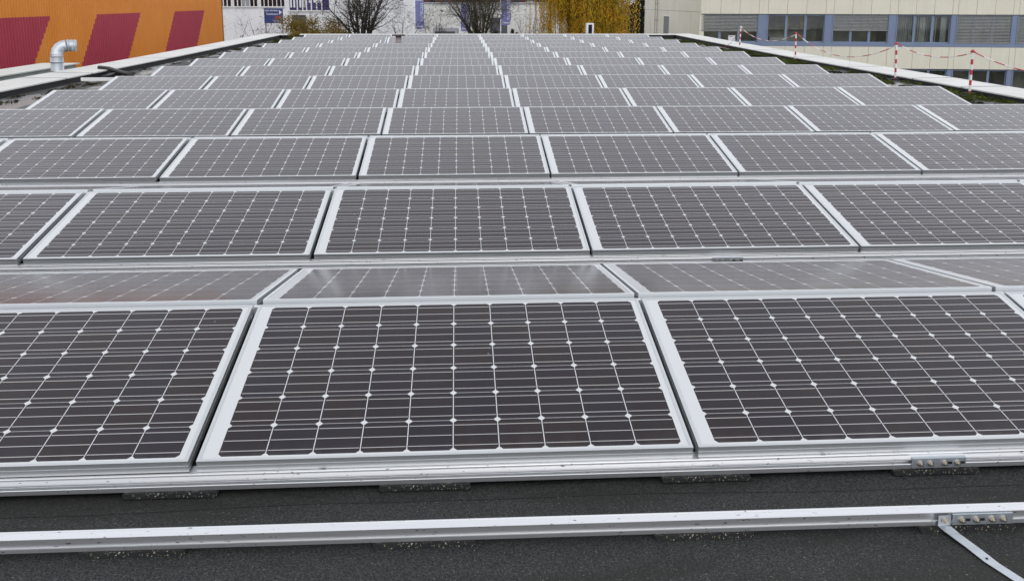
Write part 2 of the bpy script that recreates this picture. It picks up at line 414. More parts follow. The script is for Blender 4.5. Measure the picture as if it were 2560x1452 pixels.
for r in (0, 1, 2):
    vis = [c for c in range(-3, 5) if in_view(r, c, True)] if r < 2 else []
    for c in range(-3, 5):
        lab = (f"away-sloping solar panel behind the {ROWS[r]} row, {ORD[vis.index(c)]} in view from the orange hall side" if c in vis else
               f"away-sloping solar panel behind the {ROWS[r]} row, out of view towards the {'orange hall' if c < 1 else 'office block'}")
        panel((CX[c], r*PY+D*CT+GAP, D*ST), -math.asin((D*ST-(.027 if r == 0 else .011))/D), lab, "solar panels sloping away from the viewer")

# rails under the low edges
RP = [(.05, -.0425), (-.003, -.0425), (-.005, -.0445), (-.005, -.051), (-.010, -.0525), (-.0155, -.056), (-.0165, -.060), (-.0165, -.0625),
      (-.004, -.064), (-.004, -.0725), (-.0165, -.0745), (-.0175, -.077), (-.0175, -.092), (.05, -.092)]
def bolt_mesh():
    m = MB(); m.tube([(0, 0, 0), (0, -.003, 0)], .0105, 12); m.tube([(0, -.003, 0), (0, -.009, 0)], .0075, 6); m.tube([(0, -.009, 0), (0, -.0145, 0)], .004, 8)
    return m.mesh("bolt", M_steel, False)
BOLT = bolt_mesh()
def splice(parent, x, y, z0, z1, flip=False):
    w_ = .19; m = MB()
    m.box(x, x+w_, y-.004, y, z0, z1); m.box(x, x+w_, y, y+.03, z1-.0015, z1+.002)
    pl = m.build("splice_plate", M_galv, parent)
    xs = (.03, .065, .115, .16)
    if flip: xs = tuple(w_-q for q in xs)
    for q in xs:
        b = link("bolt", BOLT, pl); b.location = (x+q, y-.004, (z0+z1)/2-.001)
    s = MB()
    for q in (xs[2:], xs[2:])[0]:
        s.box(x+q+.006, x+q+.026, y-.0046, y-.0042, (z0+z1)/2-.005, (z0+z1)/2+.004)
    s.build("slot", M_black, pl)
for r in (0, 1, 2):
    t = thing("mounting_rail", f"grooved aluminium rail along the foot of the {ROWS[r]} row of panels", "rail", (0, r*PY, 0), group="aluminium mounting rails")
    m = MB(); m.prism(RP, -5.1, 8.45); m.build("profile", M_rail, t)
    if r == 0: splice(t, 2.405, -.0185, -.088, -.054)
    if r == 1: splice(t, 2.40, -.0185, -.088, -.054)
FP = [(.02, -.049), (-.020, -.049), (-.0205, -.0505), (-.016, -.054), (-.016, -.073), (-.011, -.0755), (-.0205, -.0775), (-.021, -.080), (-.021, -.092), (.02, -.092)]
t = thing("mounting_rail", "bare aluminium rail lying on the dark roof in front of the array", "rail", (0, -.309, 0), (0, 0, -.006), "aluminium mounting rails")
m = MB(); m.prism(FP, -5.1, 8.45); m.box(-5.1, 8.45, .0125, .0165, -.049, -.0472); m.build("profile", M_rail, t)
splice(t, 2.362, -.0215, -.090, -.056, True)
t = thing("mounting_rail", "white ridge rail sticking out past the sixth row near the black hoses", "rail", (0, 5*PY+D*CT+.035, 0))
m = MB(); m.box(-5.66, 8.4, -.024, .024, .105, .160); m.build("profile", M_whitep, t)

# flat strap bolted to the bare rail, running down to the roof
t = thing("flat_strap", "flat aluminium strap bolted to the bare rail and running down onto the roof", "metal strap", (2.335, -.3455, 0))
m = MB(); wd = .020; path = [(0, -.004, -.056), (.0, -.0045, -.091), (.012, -.03, -.0975), (.035, -.10, -.1015), (.052, -.165, -.1045), (.10, -.29, -.1055), (.36, -.80, -.1065)]
side = Vector((.96, -.28, 0))
for i in range(len(path)-1):
    a, b = Vector(path[i]), Vector(path[i+1]); s0 = (Vector((1, 0, 0)) if i == 0 else Vector((1, -.2, 0)).normalized() if i == 1 else side)*wd; s1 = (Vector((1, 0, 0)) if i+1 == 1 else Vector((1, -.2, 0)).normalized() if i+1 == 2 else side)*wd
    if i == 0: s0 = Vector((1, 0, 0))*wd
    up = Vector((0, -.0012, .0012))
    m.quad(a-s0+up, a+s0+up, b+s1+up, b-s1+up); m.quad(b-s1-up, b+s1-up, a+s0-up, a-s0-up)
m.build("strip", M_galv, t)
b = link("bolt", BOLT, t); b.location = (0, -.0055, -.073)
m = MB(); m.tube([(.048, -.15, -.1022), (.048, -.15, -.1012)], .004, 10); m.build("bolt_hole", M_black, t)

# rubber pads under the two nearest rails
PAD = MB()
def pad_mesh():
    m = MB(); nx = 26; hw, y0, y1, z0, z1 = .15, -.030, .07, ROOF+.004, -.0925
    rnd = random.Random(3); jx = [rnd.uniform(-.002, .002) for _ in range(nx+1)]
    for i in range(nx):
        a, b = -hw+2*hw*i/nx, -hw+2*hw*(i+1)/nx
        m.quad((a, y0-.004+jx[i], z0), (b, y0-.004+jx[i+1], z0), (b, y0+jx[i+1], z1), (a, y0+jx[i], z1))
        m.quad((a, y0+jx[i], z1), (b, y0+jx[i+1], z1), (b, y1, z1), (a, y1, z1))
    m.quad((-hw, y1, z0), (-hw, y0-.004+jx[0], z0), (-hw, y0+jx[0], z1), (-hw, y1, z1)); m.quad((hw, y0-.004+jx[-1], z0), (hw, y1, z0), (hw, y1, z1), (hw, y0+jx[-1], z1))
    return m.mesh("rubber_pad", M_rubber)
PADM = pad_mesh()
for rail, spots, yb, where in (("front row's rail", (-.08, .745, 1.69, 2.49), 0, ""), ("bare rail", (-.09, .755, 1.595, 2.41), -.309, "")):
    for i, x in enumerate(spots):
        o = link("rubber_pad", PADM); o.location = (x, yb-(.006*x if yb else 0), 0); o.rotation_euler = (0, 0, random.uniform(-.01, .01))
        tag(o, f"speckled black rubber pad under the {rail}, {ORD[i]} from orange hall side", "rubber pad", "rubber pads under the rails")
for r, cs in ((0, (0, 1, 2)), (1, (-1, 0, 1, 2)), (2, (-2, -1, 0, 1, 2)), (3, (-2, -1, 0)), (4, (-2, -1)), (5, (-2, -1))):
    for i, c in enumerate(cs):
        gp = CX[c]-CX[c-1]-W; t = MB(); t.box(-gp*.42, gp*.42, -.012, .012, -.05, -.004); t.box(-gp*.42, gp*.42, -.04, -.0125, -.054, -.05)
        o = t.build("panel_clamp", M_frame); o.location = (CX[c]-gp/2, r*PY+D*CT+.012, D*ST-.004)
        tag(o, f"small aluminium clamp at the {ROWS[r]} row ridge, {ORD[i]} gap from orange hall side", "clamp", "clamps at the ridge")

# vent in the empty bay of the twelfth row
y = 27.0; x = -1.13
t = thing("roof_vent", "small greyish roof vent with flat brown cap standing in the gap between panels", "roof vent", (x, y, ROOF))
m = MB(); m.tube([(0, 0, 0), (0, 0, .40)], [.095, .095], 14); m.build("pipe", simple("pinkish_grey_pipe", (.34, .29, .29), .7), t, True)
m = MB(); m.box(-.20, .20, -.17, .17, .435, .485); m.box(-.09, .09, -.02, .02, .401, .4345); m.build("cap", simple("brown_cap", (.10, .08, .07), .7), t)

# ------------------------------------------------------------------ barrier posts and chains on the office side
POSTS = [(10.226, 26.31), (10.028, 20.84), (9.868, 14.94), (9.789, 12.12), (9.75, 8.3)]
TOP = .75
def post(x, y, label, lean):
    t = thing("barrier_post", label, "barrier post", (x, y, ROOF), (0, lean, 0), "red and white barrier posts")
    m = MB(); z = .03; segs = [(.05, 0), (.10, 1), (.09, 0), (.10, 1), (.09, 0), (.10, 1), (.09, 0), (.10, 1)] if False else [(.03, 1), (.10, 0), (.09, 1), (.09, 0), (.09, 1), (.09, 0), (.09, 1), (.12, 0)]
    for h, k in segs:
        m.tube([(0, 0, z), (0, 0, z+h)], .021, 12, m=k, cap=False); z += h
    m.build("pole", [M_whitep, M_red], t, True)
    c = MB(); c.tube([(0, 0, z-.005), (0, 0, z+.02), (0, 0, z+.045)], [.028, .030, .018], 12); c.box(-.045, .045, -.006, .006, z, z+.022); c.build("cap", M_red if not label.startswith("white") else M_whitep, t, True)
    b = MB(); b.tube([(0, 0, 0), (0, 0, .03), (0, 0, .035)], [.11, .10, .03], 20); b.build("base", M_dark, t, True)
    return t
PL = ["white-capped striped post farthest from us beside the drooping loose chain", "striped post with red cap second farthest along the mossy edge", "striped post with red cap in front of the vertical blinds", "striped post with red cap nearest along the mossy edge", "striped post with red cap beyond the picture edge on the office side"]
for (x, y), lab, ln in zip(POSTS[:4], PL, (.028, -.03, -.04, -.02)): post(x, y, lab, ln)
def chain(a, b, sag, label, per=.34, ph=0, tail=None):
    m = MB(); a, b = Vector(a), Vector(b); L = (b-a).length; n = max(12, int(L/.06)); pts = []; mm = []
    for i in range(n+1):
        q = i/n; p = a.lerp(b, q); p.z -= sag*4*q*(1-q); pts.append(p)
    for i in range(n): mm.append(1 if int((i*L/n+ph)/per) % 2 == 0 else 0)
    m.tube(pts, [.0085 + .002*(i % 2) for i in range(n+1)], 6, m=mm)
    if tail: m.tube(tail, .004, 5, m=0)
    o = m.build("barrier_chain", [M_whitep, M_red]); tag(o, label, "chain", "red and white barrier chains"); return o
tp = lambda i: Vector((POSTS[i][0]+.02, POSTS[i][1], ROOF+TOP-.02))
chain(tp(0), tp(1), .30, "red and white chain sagging between the two farthest posts", .38)
chain(tp(1), tp(2), .42, "red and white chain with a dangling end between the middle posts", .42, 0, [(9.93, 17.25, .23), (9.93, 17.27, .08), (9.94, 17.3, -.03)])
chain(tp(2), tp(3), .16, "red and white chain between the two nearest posts", .30, .15)
chain(tp(3), tp(4), .22, "red and white chain running from the nearest post out of the picture", .30, .05)
q = [tp(0), (10.2, 26.55, .38), (10.1, 26.85, .1), (10.0, 27.2, ROOF+.02), (9.85, 27.9, ROOF+.015), (9.7, 28.6, ROOF+.015), (9.8, 29.5, ROOF+.015), (9.65, 30.3, ROOF+.015)]
pts = []; 
for i in range(len(q)-1):
    for k in range(5): pts.append(Vector(q[i]).lerp(Vector(q[i+1]), k/5))
m = MB(); m.tube(pts, .009, 6, m=[1 if (i//4) % 2 else 0 for i in range(len(pts)-1)]); o = m.build("barrier_chain", [M_whitep, M_red])
tag(o, "loose end of red and white chain hanging from the farthest post onto the roof", "chain", "red and white barrier chains")

# ------------------------------------------------------------------ moss, litter, hoses, vent pipe at the roof's edges
def clump_mesh(spots, hz, leaf, n, rnd):
    m = MB()
    for (x, y, r) in spots:
        for _ in range(int(n*r/.2)):
            a, q = rnd.uniform(0, 6.283), math.sqrt(rnd.random())*r
            cx, cy = x+math.cos(a)*q*.7, y+math.sin(a)*q*1.8; z = ROOF+.006+hz*(1-(q/r)**2)*rnd.uniform(.3, 1)
            s = leaf*rnd.uniform(.6, 1.4); d = Vector((rnd.gauss(0, 1), rnd.gauss(0, 1), rnd.gauss(0, .5))).normalized()*s; e = Vector((rnd.gauss(0, 1), rnd.gauss(0, 1), rnd.gauss(0, .5))).normalized()*s
            p = Vector((cx, cy, z)); m.quad(p-d, p-e, p+d, p+e)
    return m
rnd = random.Random(11); sp = []
for _ in range(150):
    y = rnd.uniform(6, 33); w_ = max(.12, rnd.gauss(.45, .3)); x = RI(y)-.08-abs(rnd.gauss(0, .42)); 
    if x > 8.65: sp.append((x, y, rnd.uniform(.08, .26)))
kind(clump_mesh(sp, .035, .022, 130, rnd).build("moss", M_mossy), "stuff")
sp = [(LX+.3+rnd.uniform(0, 1.0), rnd.uniform(31, 35.2), rnd.uniform(.15, .3)) for _ in range(26)] + [(9.3+rnd.uniform(0, .8), rnd.uniform(31, 35), rnd.uniform(.15, .3)) for _ in range(14)]
o = kind(clump_mesh(sp, .05, .03, 120, rnd).build("moss", M_mossy), "stuff")
sp = [(LX+.15+abs(rnd.gauss(0, .35)), rnd.uniform(8, 30), rnd.uniform(.05, .18)) for _ in range(60)]
kind(clump_mesh(sp, .02, .02, 60, rnd).build("debris", M_hedge), "stuff")

t = thing("weed_clump", "withered brown weed growing at the far corner over the coping", "plant", (-6.0, 35.2, ROOF))
m = MB(); st = MB()
for _ in range(26):
    a = rnd.uniform(0, 6.28); d = Vector((math.cos(a)*.5-.2, math.sin(a)*.4, rnd.uniform(.3, .9))); L = rnd.uniform(.25, .6)
    pts = [d*L*q + Vector((0, 0, -.12*q*q)) for q in (0, .35, .7, 1)]; st.tube(pts, [.006, .005, .004, .002], 4)
    for _ in range(26):
        p = d*L*rnd.uniform(.3, 1)+Vector((rnd.gauss(0, .05), rnd.gauss(0, .05), rnd.gauss(0, .04))); s = .03
        e = Vector((rnd.gauss(0, 1), rnd.gauss(0, 1), rnd.gauss(0, 1))).normalized()*s; f = Vector((rnd.gauss(0, 1), rnd.gauss(0, 1), rnd.gauss(0, 1))).normalized()*s; m.quad(p-e, p-f, p+e, p+f)
st.build("stem", M_bark2, t); m.build("leaves", M_shrub, t)

m = MB(); m.tube([(-6.98, 17.05, .03), (-6.7, 16.85, .02), (-6.4, 16.55, -.02), (-6.12, 16.27, -.05), (-5.95, 16.1, -.065)], .048, 10)
tag(m.build("black_hose", M_black, None, True), "thick black hose end lying over the coping beside the orange hall", "hose", "black hoses on the roof edge")
m = MB(); m.tube([(-6.42, 15.75, -.075), (-6.43, 16.1, -.07), (-6.45, 16.55, -.075), (-6.5, 17.0, -.06)], .040, 10)
tag(m.build("black_hose", M_black, None, True), "thinner black hose crossing beneath the thick one on the roof", "hose", "black hoses on the roof edge")

t = thing("vent_pipe", "galvanised vent pipe with a bent segmented elbow beside the parapet", "vent pipe", (-7.9, 17.12, -5))
zb = 5.0; r0 = .128
m = MB(); m.tube([(0, 0, 0), (0, 0, zb+.275)], r0+.004, 24); m.build("lower_pipe", M_galv, t, True)
m = MB()
for q, k in ((.14, .012), (.265, .008), (-.05, .01)): m.tube([(0, 0, zb+q), (0, 0, zb+q+.022)], r0+k, 24)
m.build("collar", M_galv, t, True)
seg = [Vector((.20-.20*math.cos(R(a)), .10*(a/88), zb+.30+.20*math.sin(R(a)))) for a in (0, 22, 44, 66, 88)]
m = MB(); m.tube([(0, 0, zb+.276)]+seg, r0, 24); m.build("elbow", M_galv, t, False)
e = seg[-1]; dirv = Vector((1, .45, -.02)).normalized()
m = MB(); m.tube([e, e+dirv*.20], r0-.006, 24); m.build("outlet", M_galv, t, True)
m = MB()
for q in (.02, .085, .15): m.tube([e+dirv*q, e+dirv*(q+.018)], r0+.006, 24)
m.build("ring", M_galv, t, True)

# ------------------------------------------------------------------ neighbours: annex, orange hall, office block, white house
t = thing("annex", "low pale grey annex roof edge between the parapet and the orange hall", "building")
m = MB(); m.box(-9.68, -8.9, -8, 20.4, -5, -.13); m.build("wall", simple("pale_grey_render", (.40, .43, .41), .8), t)
m = MB(); m.box(-9.76, -8.83, -8.06, 20.5, -.128, -.1); m.build("roof_edge", simple("pale_roof_edge", (.60, .62, .58), .6, var=.06), t)

t = thing("orange_hall", "corrugated orange hall with slanted maroon fields on its side wall", "building")
m = MB(); y = 12.0; prof = []; x0, dp, pt = -14.0, .04, .20
while y < 54.3:
    for dy, xx in ((0, x0), (.07, x0), (.10, x0-dp), (.17, x0-dp)): prof.append((xx, y+dy))
    y += pt
for (xa, ya), (xb, yb) in zip(prof, prof[1:]):
    m.quad((xa, ya, -5), (xb, yb, -5), (xb, yb, 2.6), (xa, ya, 2.6))
ye = prof[-1][1]; m.quad((x0-dp, ye, -5), (-40, ye, -5), (-40, ye, 2.6), (x0-dp, ye, 2.6)); m.quad((x0-dp, 12, -5), (x0-dp, 12, 2.6), (-40, 12, 2.6), (-40, 12, -5))
m.build("wall", M_hall, t)
m = MB(); m.box(-40, x0-.06, 11.9, ye+.1, 2.58, 2.75); m.build("roof", M_flash, t)
m = MB(); m.box(x0-.08, x0+.03, ye-.02, ye+.07, -5, 2.62); m.build("corner_trim", simple("orange_trim", (.36, .16, .05), .5), t)

def office():
    t = thing("office_block", "cream panelled office block with blue grey window bands", "building", (15.95, 52.0, 0), (0, 0, R(-9)))
    win = [(.06, 3.55), (4.11, 7.58), (8.06, 11.39), (11.86, 15.05), (15.38, 18.58), (18.92, 22.1), (22.6, 25.8)]
    edges = [0.0]
    T1, B1, S1, T2, B2 = .70, -1.05, -1.25, -2.6, -4.4
    m = MB(); xs = []
    for i, (a, b) in enumerate(win):
        xs += [a, a+(b-a)/3, a+2*(b-a)/3, b]
    xs = sorted(set(xs)); xs[0] = 0
    for i_ in (0, 1):
        q = MB()
        for x0, x1 in zip(xs, xs[1:]): q.box(x0+.009, x1-.009, 0, .09, *((T1+.012, 3.6) if i_ == 0 else (T2+.012, S1-.012)))
        q.build("cladding", M_facade, t)
    m = MB(); m.box(0.02, 26.6, .093, .30, T1-.03, 3.6, 0); m.box(.02, 26.6, .093, .30, T2-.03, S1-.004, 0); m.box(.02, 26.6, .093, .3, -5, B2, 0); m.box(.02, 26.6, 12, 12.3, -5, 3.6); m.build("wall", M_concrete, t)
    # rooms behind the glass
    for (z0, z1) in ((-1.45, 1.0), (-4.6, -2.3)):
        m = MB()
        m.quad((.3, 3, z0), (26.5, 3, z0), (26.5, 3, z1), (.3, 3, z1)); m.quad((.3, .32, z0), (26.5, .32, z0), (26.5, 3, z0), (.3, 3, z0)); m.quad((.3, .32, z1), (.3, 3, z1), (26.5, 3, z1), (26.5, .32, z1))
        for a, b in win: m.quad((b+.2, .32, z0), (b+.2, 3, z0), (b+.2, 3, z1), (b+.2, .32, z1))
        m.build("room", M_room, t)
    m = MB(); m.box(5.5, 5.75, 1.4, 1.8, -.3, .62); m.box(6.3, 6.42, 1.2, 1.3, -.2, .6); m.build("cupboard", M_yellow, t)
    m = MB(); m.box(4.4, 7.2, 2.2, 2.6, -.30, -.2); m.box(4.5, 5.6, 1.2, 1.7, -1.4, -.75); m.box(13.0, 13.5, 1.2, 1.7, -1.4, -.6); m.build("shelf", M_pale, t)
    # blue piers
    for z0, z1 in ((B1, T1-.03), (B2, T2-.03)):
        for (a, b), (c, d) in zip(win, win[1:]):
            m = MB(); m.box(b+.004, c-.004, .05, .12, z0, z1); m.box(b-.02, b+.03, .02, .05, z0, z1); m.box(c-.03, c+.02, .02, .05, z0, z1); m.build("pier", M_bluegrey, t)
    m = MB(); m.box(.02, 26.5, .015, .13, S1, B1-.002); m.build("sill_band", M_bluegrey, t)
    m = MB(); m.box(.02, 26.5, .06, .2, T1-.03, T1+.008, 0); m.box(.02, 26.5, .06, .2, T2-.03, T2+.008, 0); m.build("lintel", M_slate, t)
    drop = [.60, 0, .56, 0, 1.0, 1.0, .3]
    for lvl, (z0, z1) in enumerate(((B1, T1-.03), (B2, T2-.03))):
        for i, (a, b) in enumerate(win):
            f = MB(); th = .075
            f.box(a, a+th, .13, .19, z0, z1); f.box(b-th, b, .13, .19, z0, z1); f.box(a+th, b-th, .13, .19, z0, z0+.09); f.box(a+th, b-th, .13, .19, z1-.07, z1)
            for k in (1, 2):
                xm = a+(b-a)*k/3; f.box(xm-.075, xm+.075, .125, .19, z0+.09, z1-.07)
            fr = f.build("window", M_bluegrey, t)
            g = MB(); g.quad((a+.02, .17, z0+.02), (b-.02, .17, z0+.02), (b-.02, .17, z1-.02), (a+.02, .17, z1-.02)); g.build("pane", M_glass, fr)
            if lvl == 0 and drop[i] > 0:
                s = MB(); zb = z1-(z1-z0)*drop[i] + (.02 if drop[i] == 1 else 0); z = z1; st = .088
                while z > zb+.06:
                    s.quad((a-.02, .045, z-.046), (b+.02, .045, z-.046), (b+.02, .085, z), (a-.02, .085, z)); z -= st
                s.box(a-.02, b+.02, .05, .085, zb, zb+.05)
                for k in range(5): xk = a+.2+(b-a-.4)*k/4; s.box(xk-.006, xk+.006, .04, .044, zb, z1)
                s.build("blind", M_blind, fr)
            if lvl == 0 and i == 3:
                s = MB(); rn = random.Random(5); x = a+.08
                while x < b-.1:
                    if not (a+2.45 < x < a+2.7):
                        wd = .07; an = rn.uniform(.75, 1.0); s.quad((x, .36, z0+.05), (x+wd*an, .42, z0+.05), (x+wd*an, .42, z1-.06), (x, .36, z1-.06))
                    x += .105
                s.box(a+1.5, a+1.85, .5, .52, z0, z1-.1); s.box(a+2.75, b-.1, .5, .52, z0, z1-.1)
                s.build("curtain", M_pale, fr)
    n = MB(); n.box(1.78, 2.2, .155, .165, -.98, -.62, 0); n.box(1.84, 2.08, .152, .154, -.70, -.665, 1); n.build("notice", [M_whitep, M_slate], t)
    # gable wall running back from the corner
    gb = link("gable", None, t); gb.rotation_euler = (0, 0, R(9))
    m = MB(); m.box(-.02, .26, .05, 16.6, -5, .80); m.box(-.02, .26, .05, 16.6, .828, 3.6); m.box(-.0, .25, .06, 16.5, .80, .828, 1)
    for y in (2.2, 8.4, 14.2): m.box(-.0235, -.019, y-.012, y+.012, -5, .795, 1)
    m.build("gable_wall", [M_facade, M_concrete], gb)
    w_ = MB(); w_.box(-.06, .0, 7.94, 8.04, -1.3, .47); w_.box(-.06, .0, 9.75, 9.85, -1.3, .47); w_.box(-.06, 0, 8.04, 9.75, .40, .47); fr = w_.build("window", M_white, gb)
    w_ = MB(); w_.box(-.04, -.024, 8.04, 9.75, -1.3, .40); w_.build("pane", M_darkwin, fr)
    l = MB()
    for y in (11.55, 12.3): l.tube([(-.14, y, -5), (-.14, y, 3.4)], .025, 6)
    for k in range(28): l.tube([(-.14, 11.55, -4.8+k*.3), (-.14, 12.3, -4.8+k*.3)], .012, 5)
    for z in (.05, 1.3, -1.4): l.box(-.14, -.02, 11.52, 11.58, z, z+.04); l.box(-.14, -.02, 12.27, 12.33, z, z+.04)
    l.build("ladder", M_concrete, gb)
    return t
office()

def white_house():
    Y = 75.0; L = lambda u: at(u, 60, Y).x; Zf = lambda v: at(800, v, Y).z
    t = thing("white_house", "white rendered building with a band of dark windows and violet shop panes", "building")
    m = MB(); m.box(L(470), L(1041), Y, Y+14, -5, 6.5); m.build("wall", M_house, t)
    zb = Zf(18.5); zt = zb+2.2
    groups = [[(554, 560, 0), (562.5, 569.5, 0), (572, 580, 0)], [(588, 595, 0), (598, 605, 0), (607, 615.5, 1), (617, 626, 1), (628, 636, 0), (638, 645.5, 0)], [(655, 661.5, 0), (663.5, 672, 0), (674, 682.5, 0), (684.5, 693, 0), (695, 703.5, 0), (705.5, 713, 0)]]
    for g in groups:
        f = MB(); a, b = L(g[0][0])-.08, L(g[-1][1])+.08
        f.box(a, b, Y-.12, Y-.002, zb-.1, zb-.01); f.box(a, b, Y-.08, Y-.002, zt+.01, zt+.1)
        for (p0, p1, k), (q0, q1, k2) in zip(g, g[1:]): f.box(L(p1)+.004, L(q0)-.004, Y-.08, Y-.003, zb-.01, zt+.01)
        f.box(a, L(g[0][0])-.002, Y-.08, Y-.003, zb-.01, zt+.01); f.box(L(g[-1][1])+.002, b, Y-.08, Y-.003, zb-.01, zt+.01)
        fr = f.build("window", M_white, t)
        for k in (0, 1):
            s = MB()
            for p0, p1, kk in g:
                if kk == k: s.box(L(p0), L(p1), Y-.05, Y-.004, zb-.008, zt+.008)
            if s.f: s.build("shutter" if k else "pane", M_flash if k else M_darkwin, fr)
    zb2 = Zf(28); f = MB(); a, b = L(724), L(826)
    f.box(a-.1, b+.1, Y-.14, Y-.002, zb2-.12, zb2-.01)
    ed = [724, 745, 758, 768, 780, 793, 806, 826]
    for e in ed: f.box(L(e)-.05, L(e)+.05, Y-.12, Y-.003, zb2-.01, zb2+3)
    fr = f.build("shop_window", M_white, t)
    g = MB()
    for e, e2 in zip(ed, ed[1:]): g.box(L(e)+.055, L(e2)-.055, Y-.06, Y-.004, zb2-.005, zb2+2.98)
    g.build("pane", M_violet, fr)
    s = MB(); z1 = Zf(21.5)
    for u, hh in ((729.5, 2.4), (737.5, 2.4), (752.5, 1.2), (762.5, 1.6), (764.5, .6)): s.box(L(u)-.075, L(u)+.075, Y-.075, Y-.062, z1, z1+hh)
    for u, v, wd in ((777.5, 10, .12), (792, 9, .22), (802.5, 9, .1)): s.box(L(u)-wd, L(u)+wd, Y-.075, Y-.062, Zf(v), Zf(v)+.22)
    s.build("lettering", M_letter, fr)
    m = MB(); m.box(L(730), L(765), Y-.06, Y-.003, -5, Zf(40)); m.build("door", M_slate, t)
    Y2 = 78.0; L2 = lambda u: at(u, 60, Y2).x; Z2 = lambda v: at(1200, v, Y2).z
    t2 = thing("low_hall", "low pale concrete hall with a grey roof edge behind the flags", "building")
    m = MB(); m.box(L2(1043), L2(1475), Y2, Y2+18, -5, Z2(38.5)); m.box(L2(1043), L2(1475), Y2, Y2+18, Z2(38), Z2(10.5)); m.build("wall", M_house2, t2)
    m = MB(); m.box(L2(1043)-.0, L2(1475)+.1, Y2-.1, Y2+18.1, Z2(10.4), Z2(8.2)); m.build("roof_edge", M_flash, t2)
    m = MB(); m.box(L2(1118), L2(1146), Y2-.05, Y2-.004, -5, Z2(72)); m.build("door", M_flash, t2)
    m = MB(); m.box(L2(1325), L2(1337), Y2+2, Y2+4, Z2(8), Z2(3)); m.build("roof_box", M_flash, t2)
    Y3 = 104.0; L3 = lambda u: at(u, 60, Y3).x
    t3 = thing("brown_building", "dark red brown building rising behind the low pale hall", "building")
    m = MB(); m.box(L3(1030), L3(1400), Y3, Y3+20, -5, 3.2); m.build("wall", M_brownroof, t3)
    m = MB()
    for u in range(1045, 1390, 30): m.box(L3(u), L3(u+14), Y3-.06, Y3-.004, 1.3, 2.6)
    m.build("window", M_darkwin, t3)
    m = MB(); m.box(L3(1025), L3(1405), Y3-.5, Y3+20.5, 3.22, 3.6); m.build("roof", M_flash, t3)
white_house()

# blue direction sign
Y = 53.5
c0, c1 = at(659, 24, Y), at(708, 61, Y)
t = thing("direction_sign", "dark blue direction sign with white arrow and red mark beside bare twigs", "sign", ((c0.x+c1.x)/2, Y, -5))
hw = (c1.x-c0.x)/2; z1, z0 = c0.z+5, c1.z+5
m = MB(); m.box(-hw, hw, -.03, .03, z0, z1); m.build("board", M_sign, t)
for s in (-1, 1):
    m = MB(); m.tube([(s*hw*.9, .08, 0), (s*hw*.9, .08, z1)], .045, 8); m.build("post", M_flash, t)
X = lambda u: -hw+2*hw*(u-659)/49; Z = lambda v: z1-(z1-z0)*(v-24)/37
m = MB(); m.tri((X(698), -.034, Z(40)), (X(706), -.034, Z(34)), (X(698), -.034, Z(27.5)))
def strokes(m, u0, u1, v0, v1, n, rn):
    wd = (u1-u0)/n
    for k in range(n):
        a = u0+k*wd+wd*.12; b = u0+(k+1)*wd-wd*.18; q = rn.random()
        m.quad((X(a), -.034, Z(v1)), (X(a+wd*.25), -.034, Z(v1)), (X(a+wd*.25), -.034, Z(v0)), (X(a), -.034, Z(v0)))
        if q < .6: m.quad((X(b-wd*.22), -.034, Z(v1)), (X(b), -.034, Z(v1)), (X(b), -.034, Z(v0+.8)), (X(b-wd*.22), -.034, Z(v0+.8)))
        vm = v0 if q < .35 else (v0+v1)/2; m.quad((X(a), -.0345, Z(vm+.9)), (X(b), -.0345, Z(vm+.9)), (X(b), -.0345, Z(vm)), (X(a), -.0345, Z(vm)))
rn = random.Random(2)
strokes(m, 661, 674, 27.5, 31.5, 6, rn); strokes(m, 675, 695, 27.5, 31.5, 9, rn); strokes(m, 665, 668, 33, 36, 1, rn); strokes(m, 665, 695, 36.5, 40.5, 11, rn)
strokes(m, 681, 697, 53.5, 54.8, 8, rn); strokes(m, 685, 702, 57, 58.6, 9, rn)
m.build("lettering", M_letter, t)
m = MB(); m.quad((X(686.5), -.034, Z(50)), (X(696), -.034, Z(49)), (X(703), -.034, Z(43)), (X(688), -.034, Z(43.5))); m.build("red_mark", M_red, t)
m = MB(); m.quad((X(698), -.0355, Z(47.5)), (X(701), -.0355, Z(46.5)), (X(702), -.0355, Z(44.8)), (X(699), -.0355, Z(45.8))); m.build("yellow_mark", M_yellow, t)

# flags
def flag(u0, u1, v0, v1, Y, label, sd):
    a, b = at(u0, v0, Y), at(u1, v1, Y); t = thing("banner_flag", label, "flag", (a.x, Y, -5), group="tall lilac blue banner flags")
    h1, h0, wd = a.z+5, b.z+5, b.x-a.x; rn = random.Random(sd)
    m = MB(); m.tube([(-.06, 0, 0), (-.06, 0, h1+.12)], [.05, .03], 8); m.tube([(-.06, 0, h1+.06), (wd, 0, h1+.06)], .018, 6); m.build("pole", M_white, t, True)
    m = MB(); nx, nz = 8, 22; f = lambda i, k: (wd*i/nx*(1-.05*math.sin(k*.5+sd)*(k/nz)), .05*math.sin(i*1.1+k*.35+sd)*i/nx, h1-(h1-h0)*k/nz-.05*math.sin(i*.5)*(k/nz))
    for i in range(nx):
        for k in range(nz): m.quad(f(i, k+1), f(i+1, k+1), f(i+1, k), f(i, k))
    m.build("cloth", M_flag, t, True)
    s = MB(); z = h1-.10*(h1-h0)
    while z > h0+.22*(h1-h0):                # white lettering that runs up the cloth
        hgt = rn.uniform(.085, .13); q = rn.random()
        s.box(wd*.62, wd*.90, -.085, -.083, z-hgt*.35, z)
        if q < .7: s.box(wd*.62, wd*.68, -.085, -.083, z-hgt, z-hgt*.35)
        if q > .25: s.box(wd*.84, wd*.90, -.085, -.083, z-hgt, z-hgt*.35)
        z -= hgt*1.25
    x = wd*.14
    while x < wd*.85:
        s.box(x, x+wd*.09, -.085, -.083, h0+.05*(h1-h0), h0+.10*(h1-h0)); x += wd*.13
    s.build("lettering", M_letter, t)
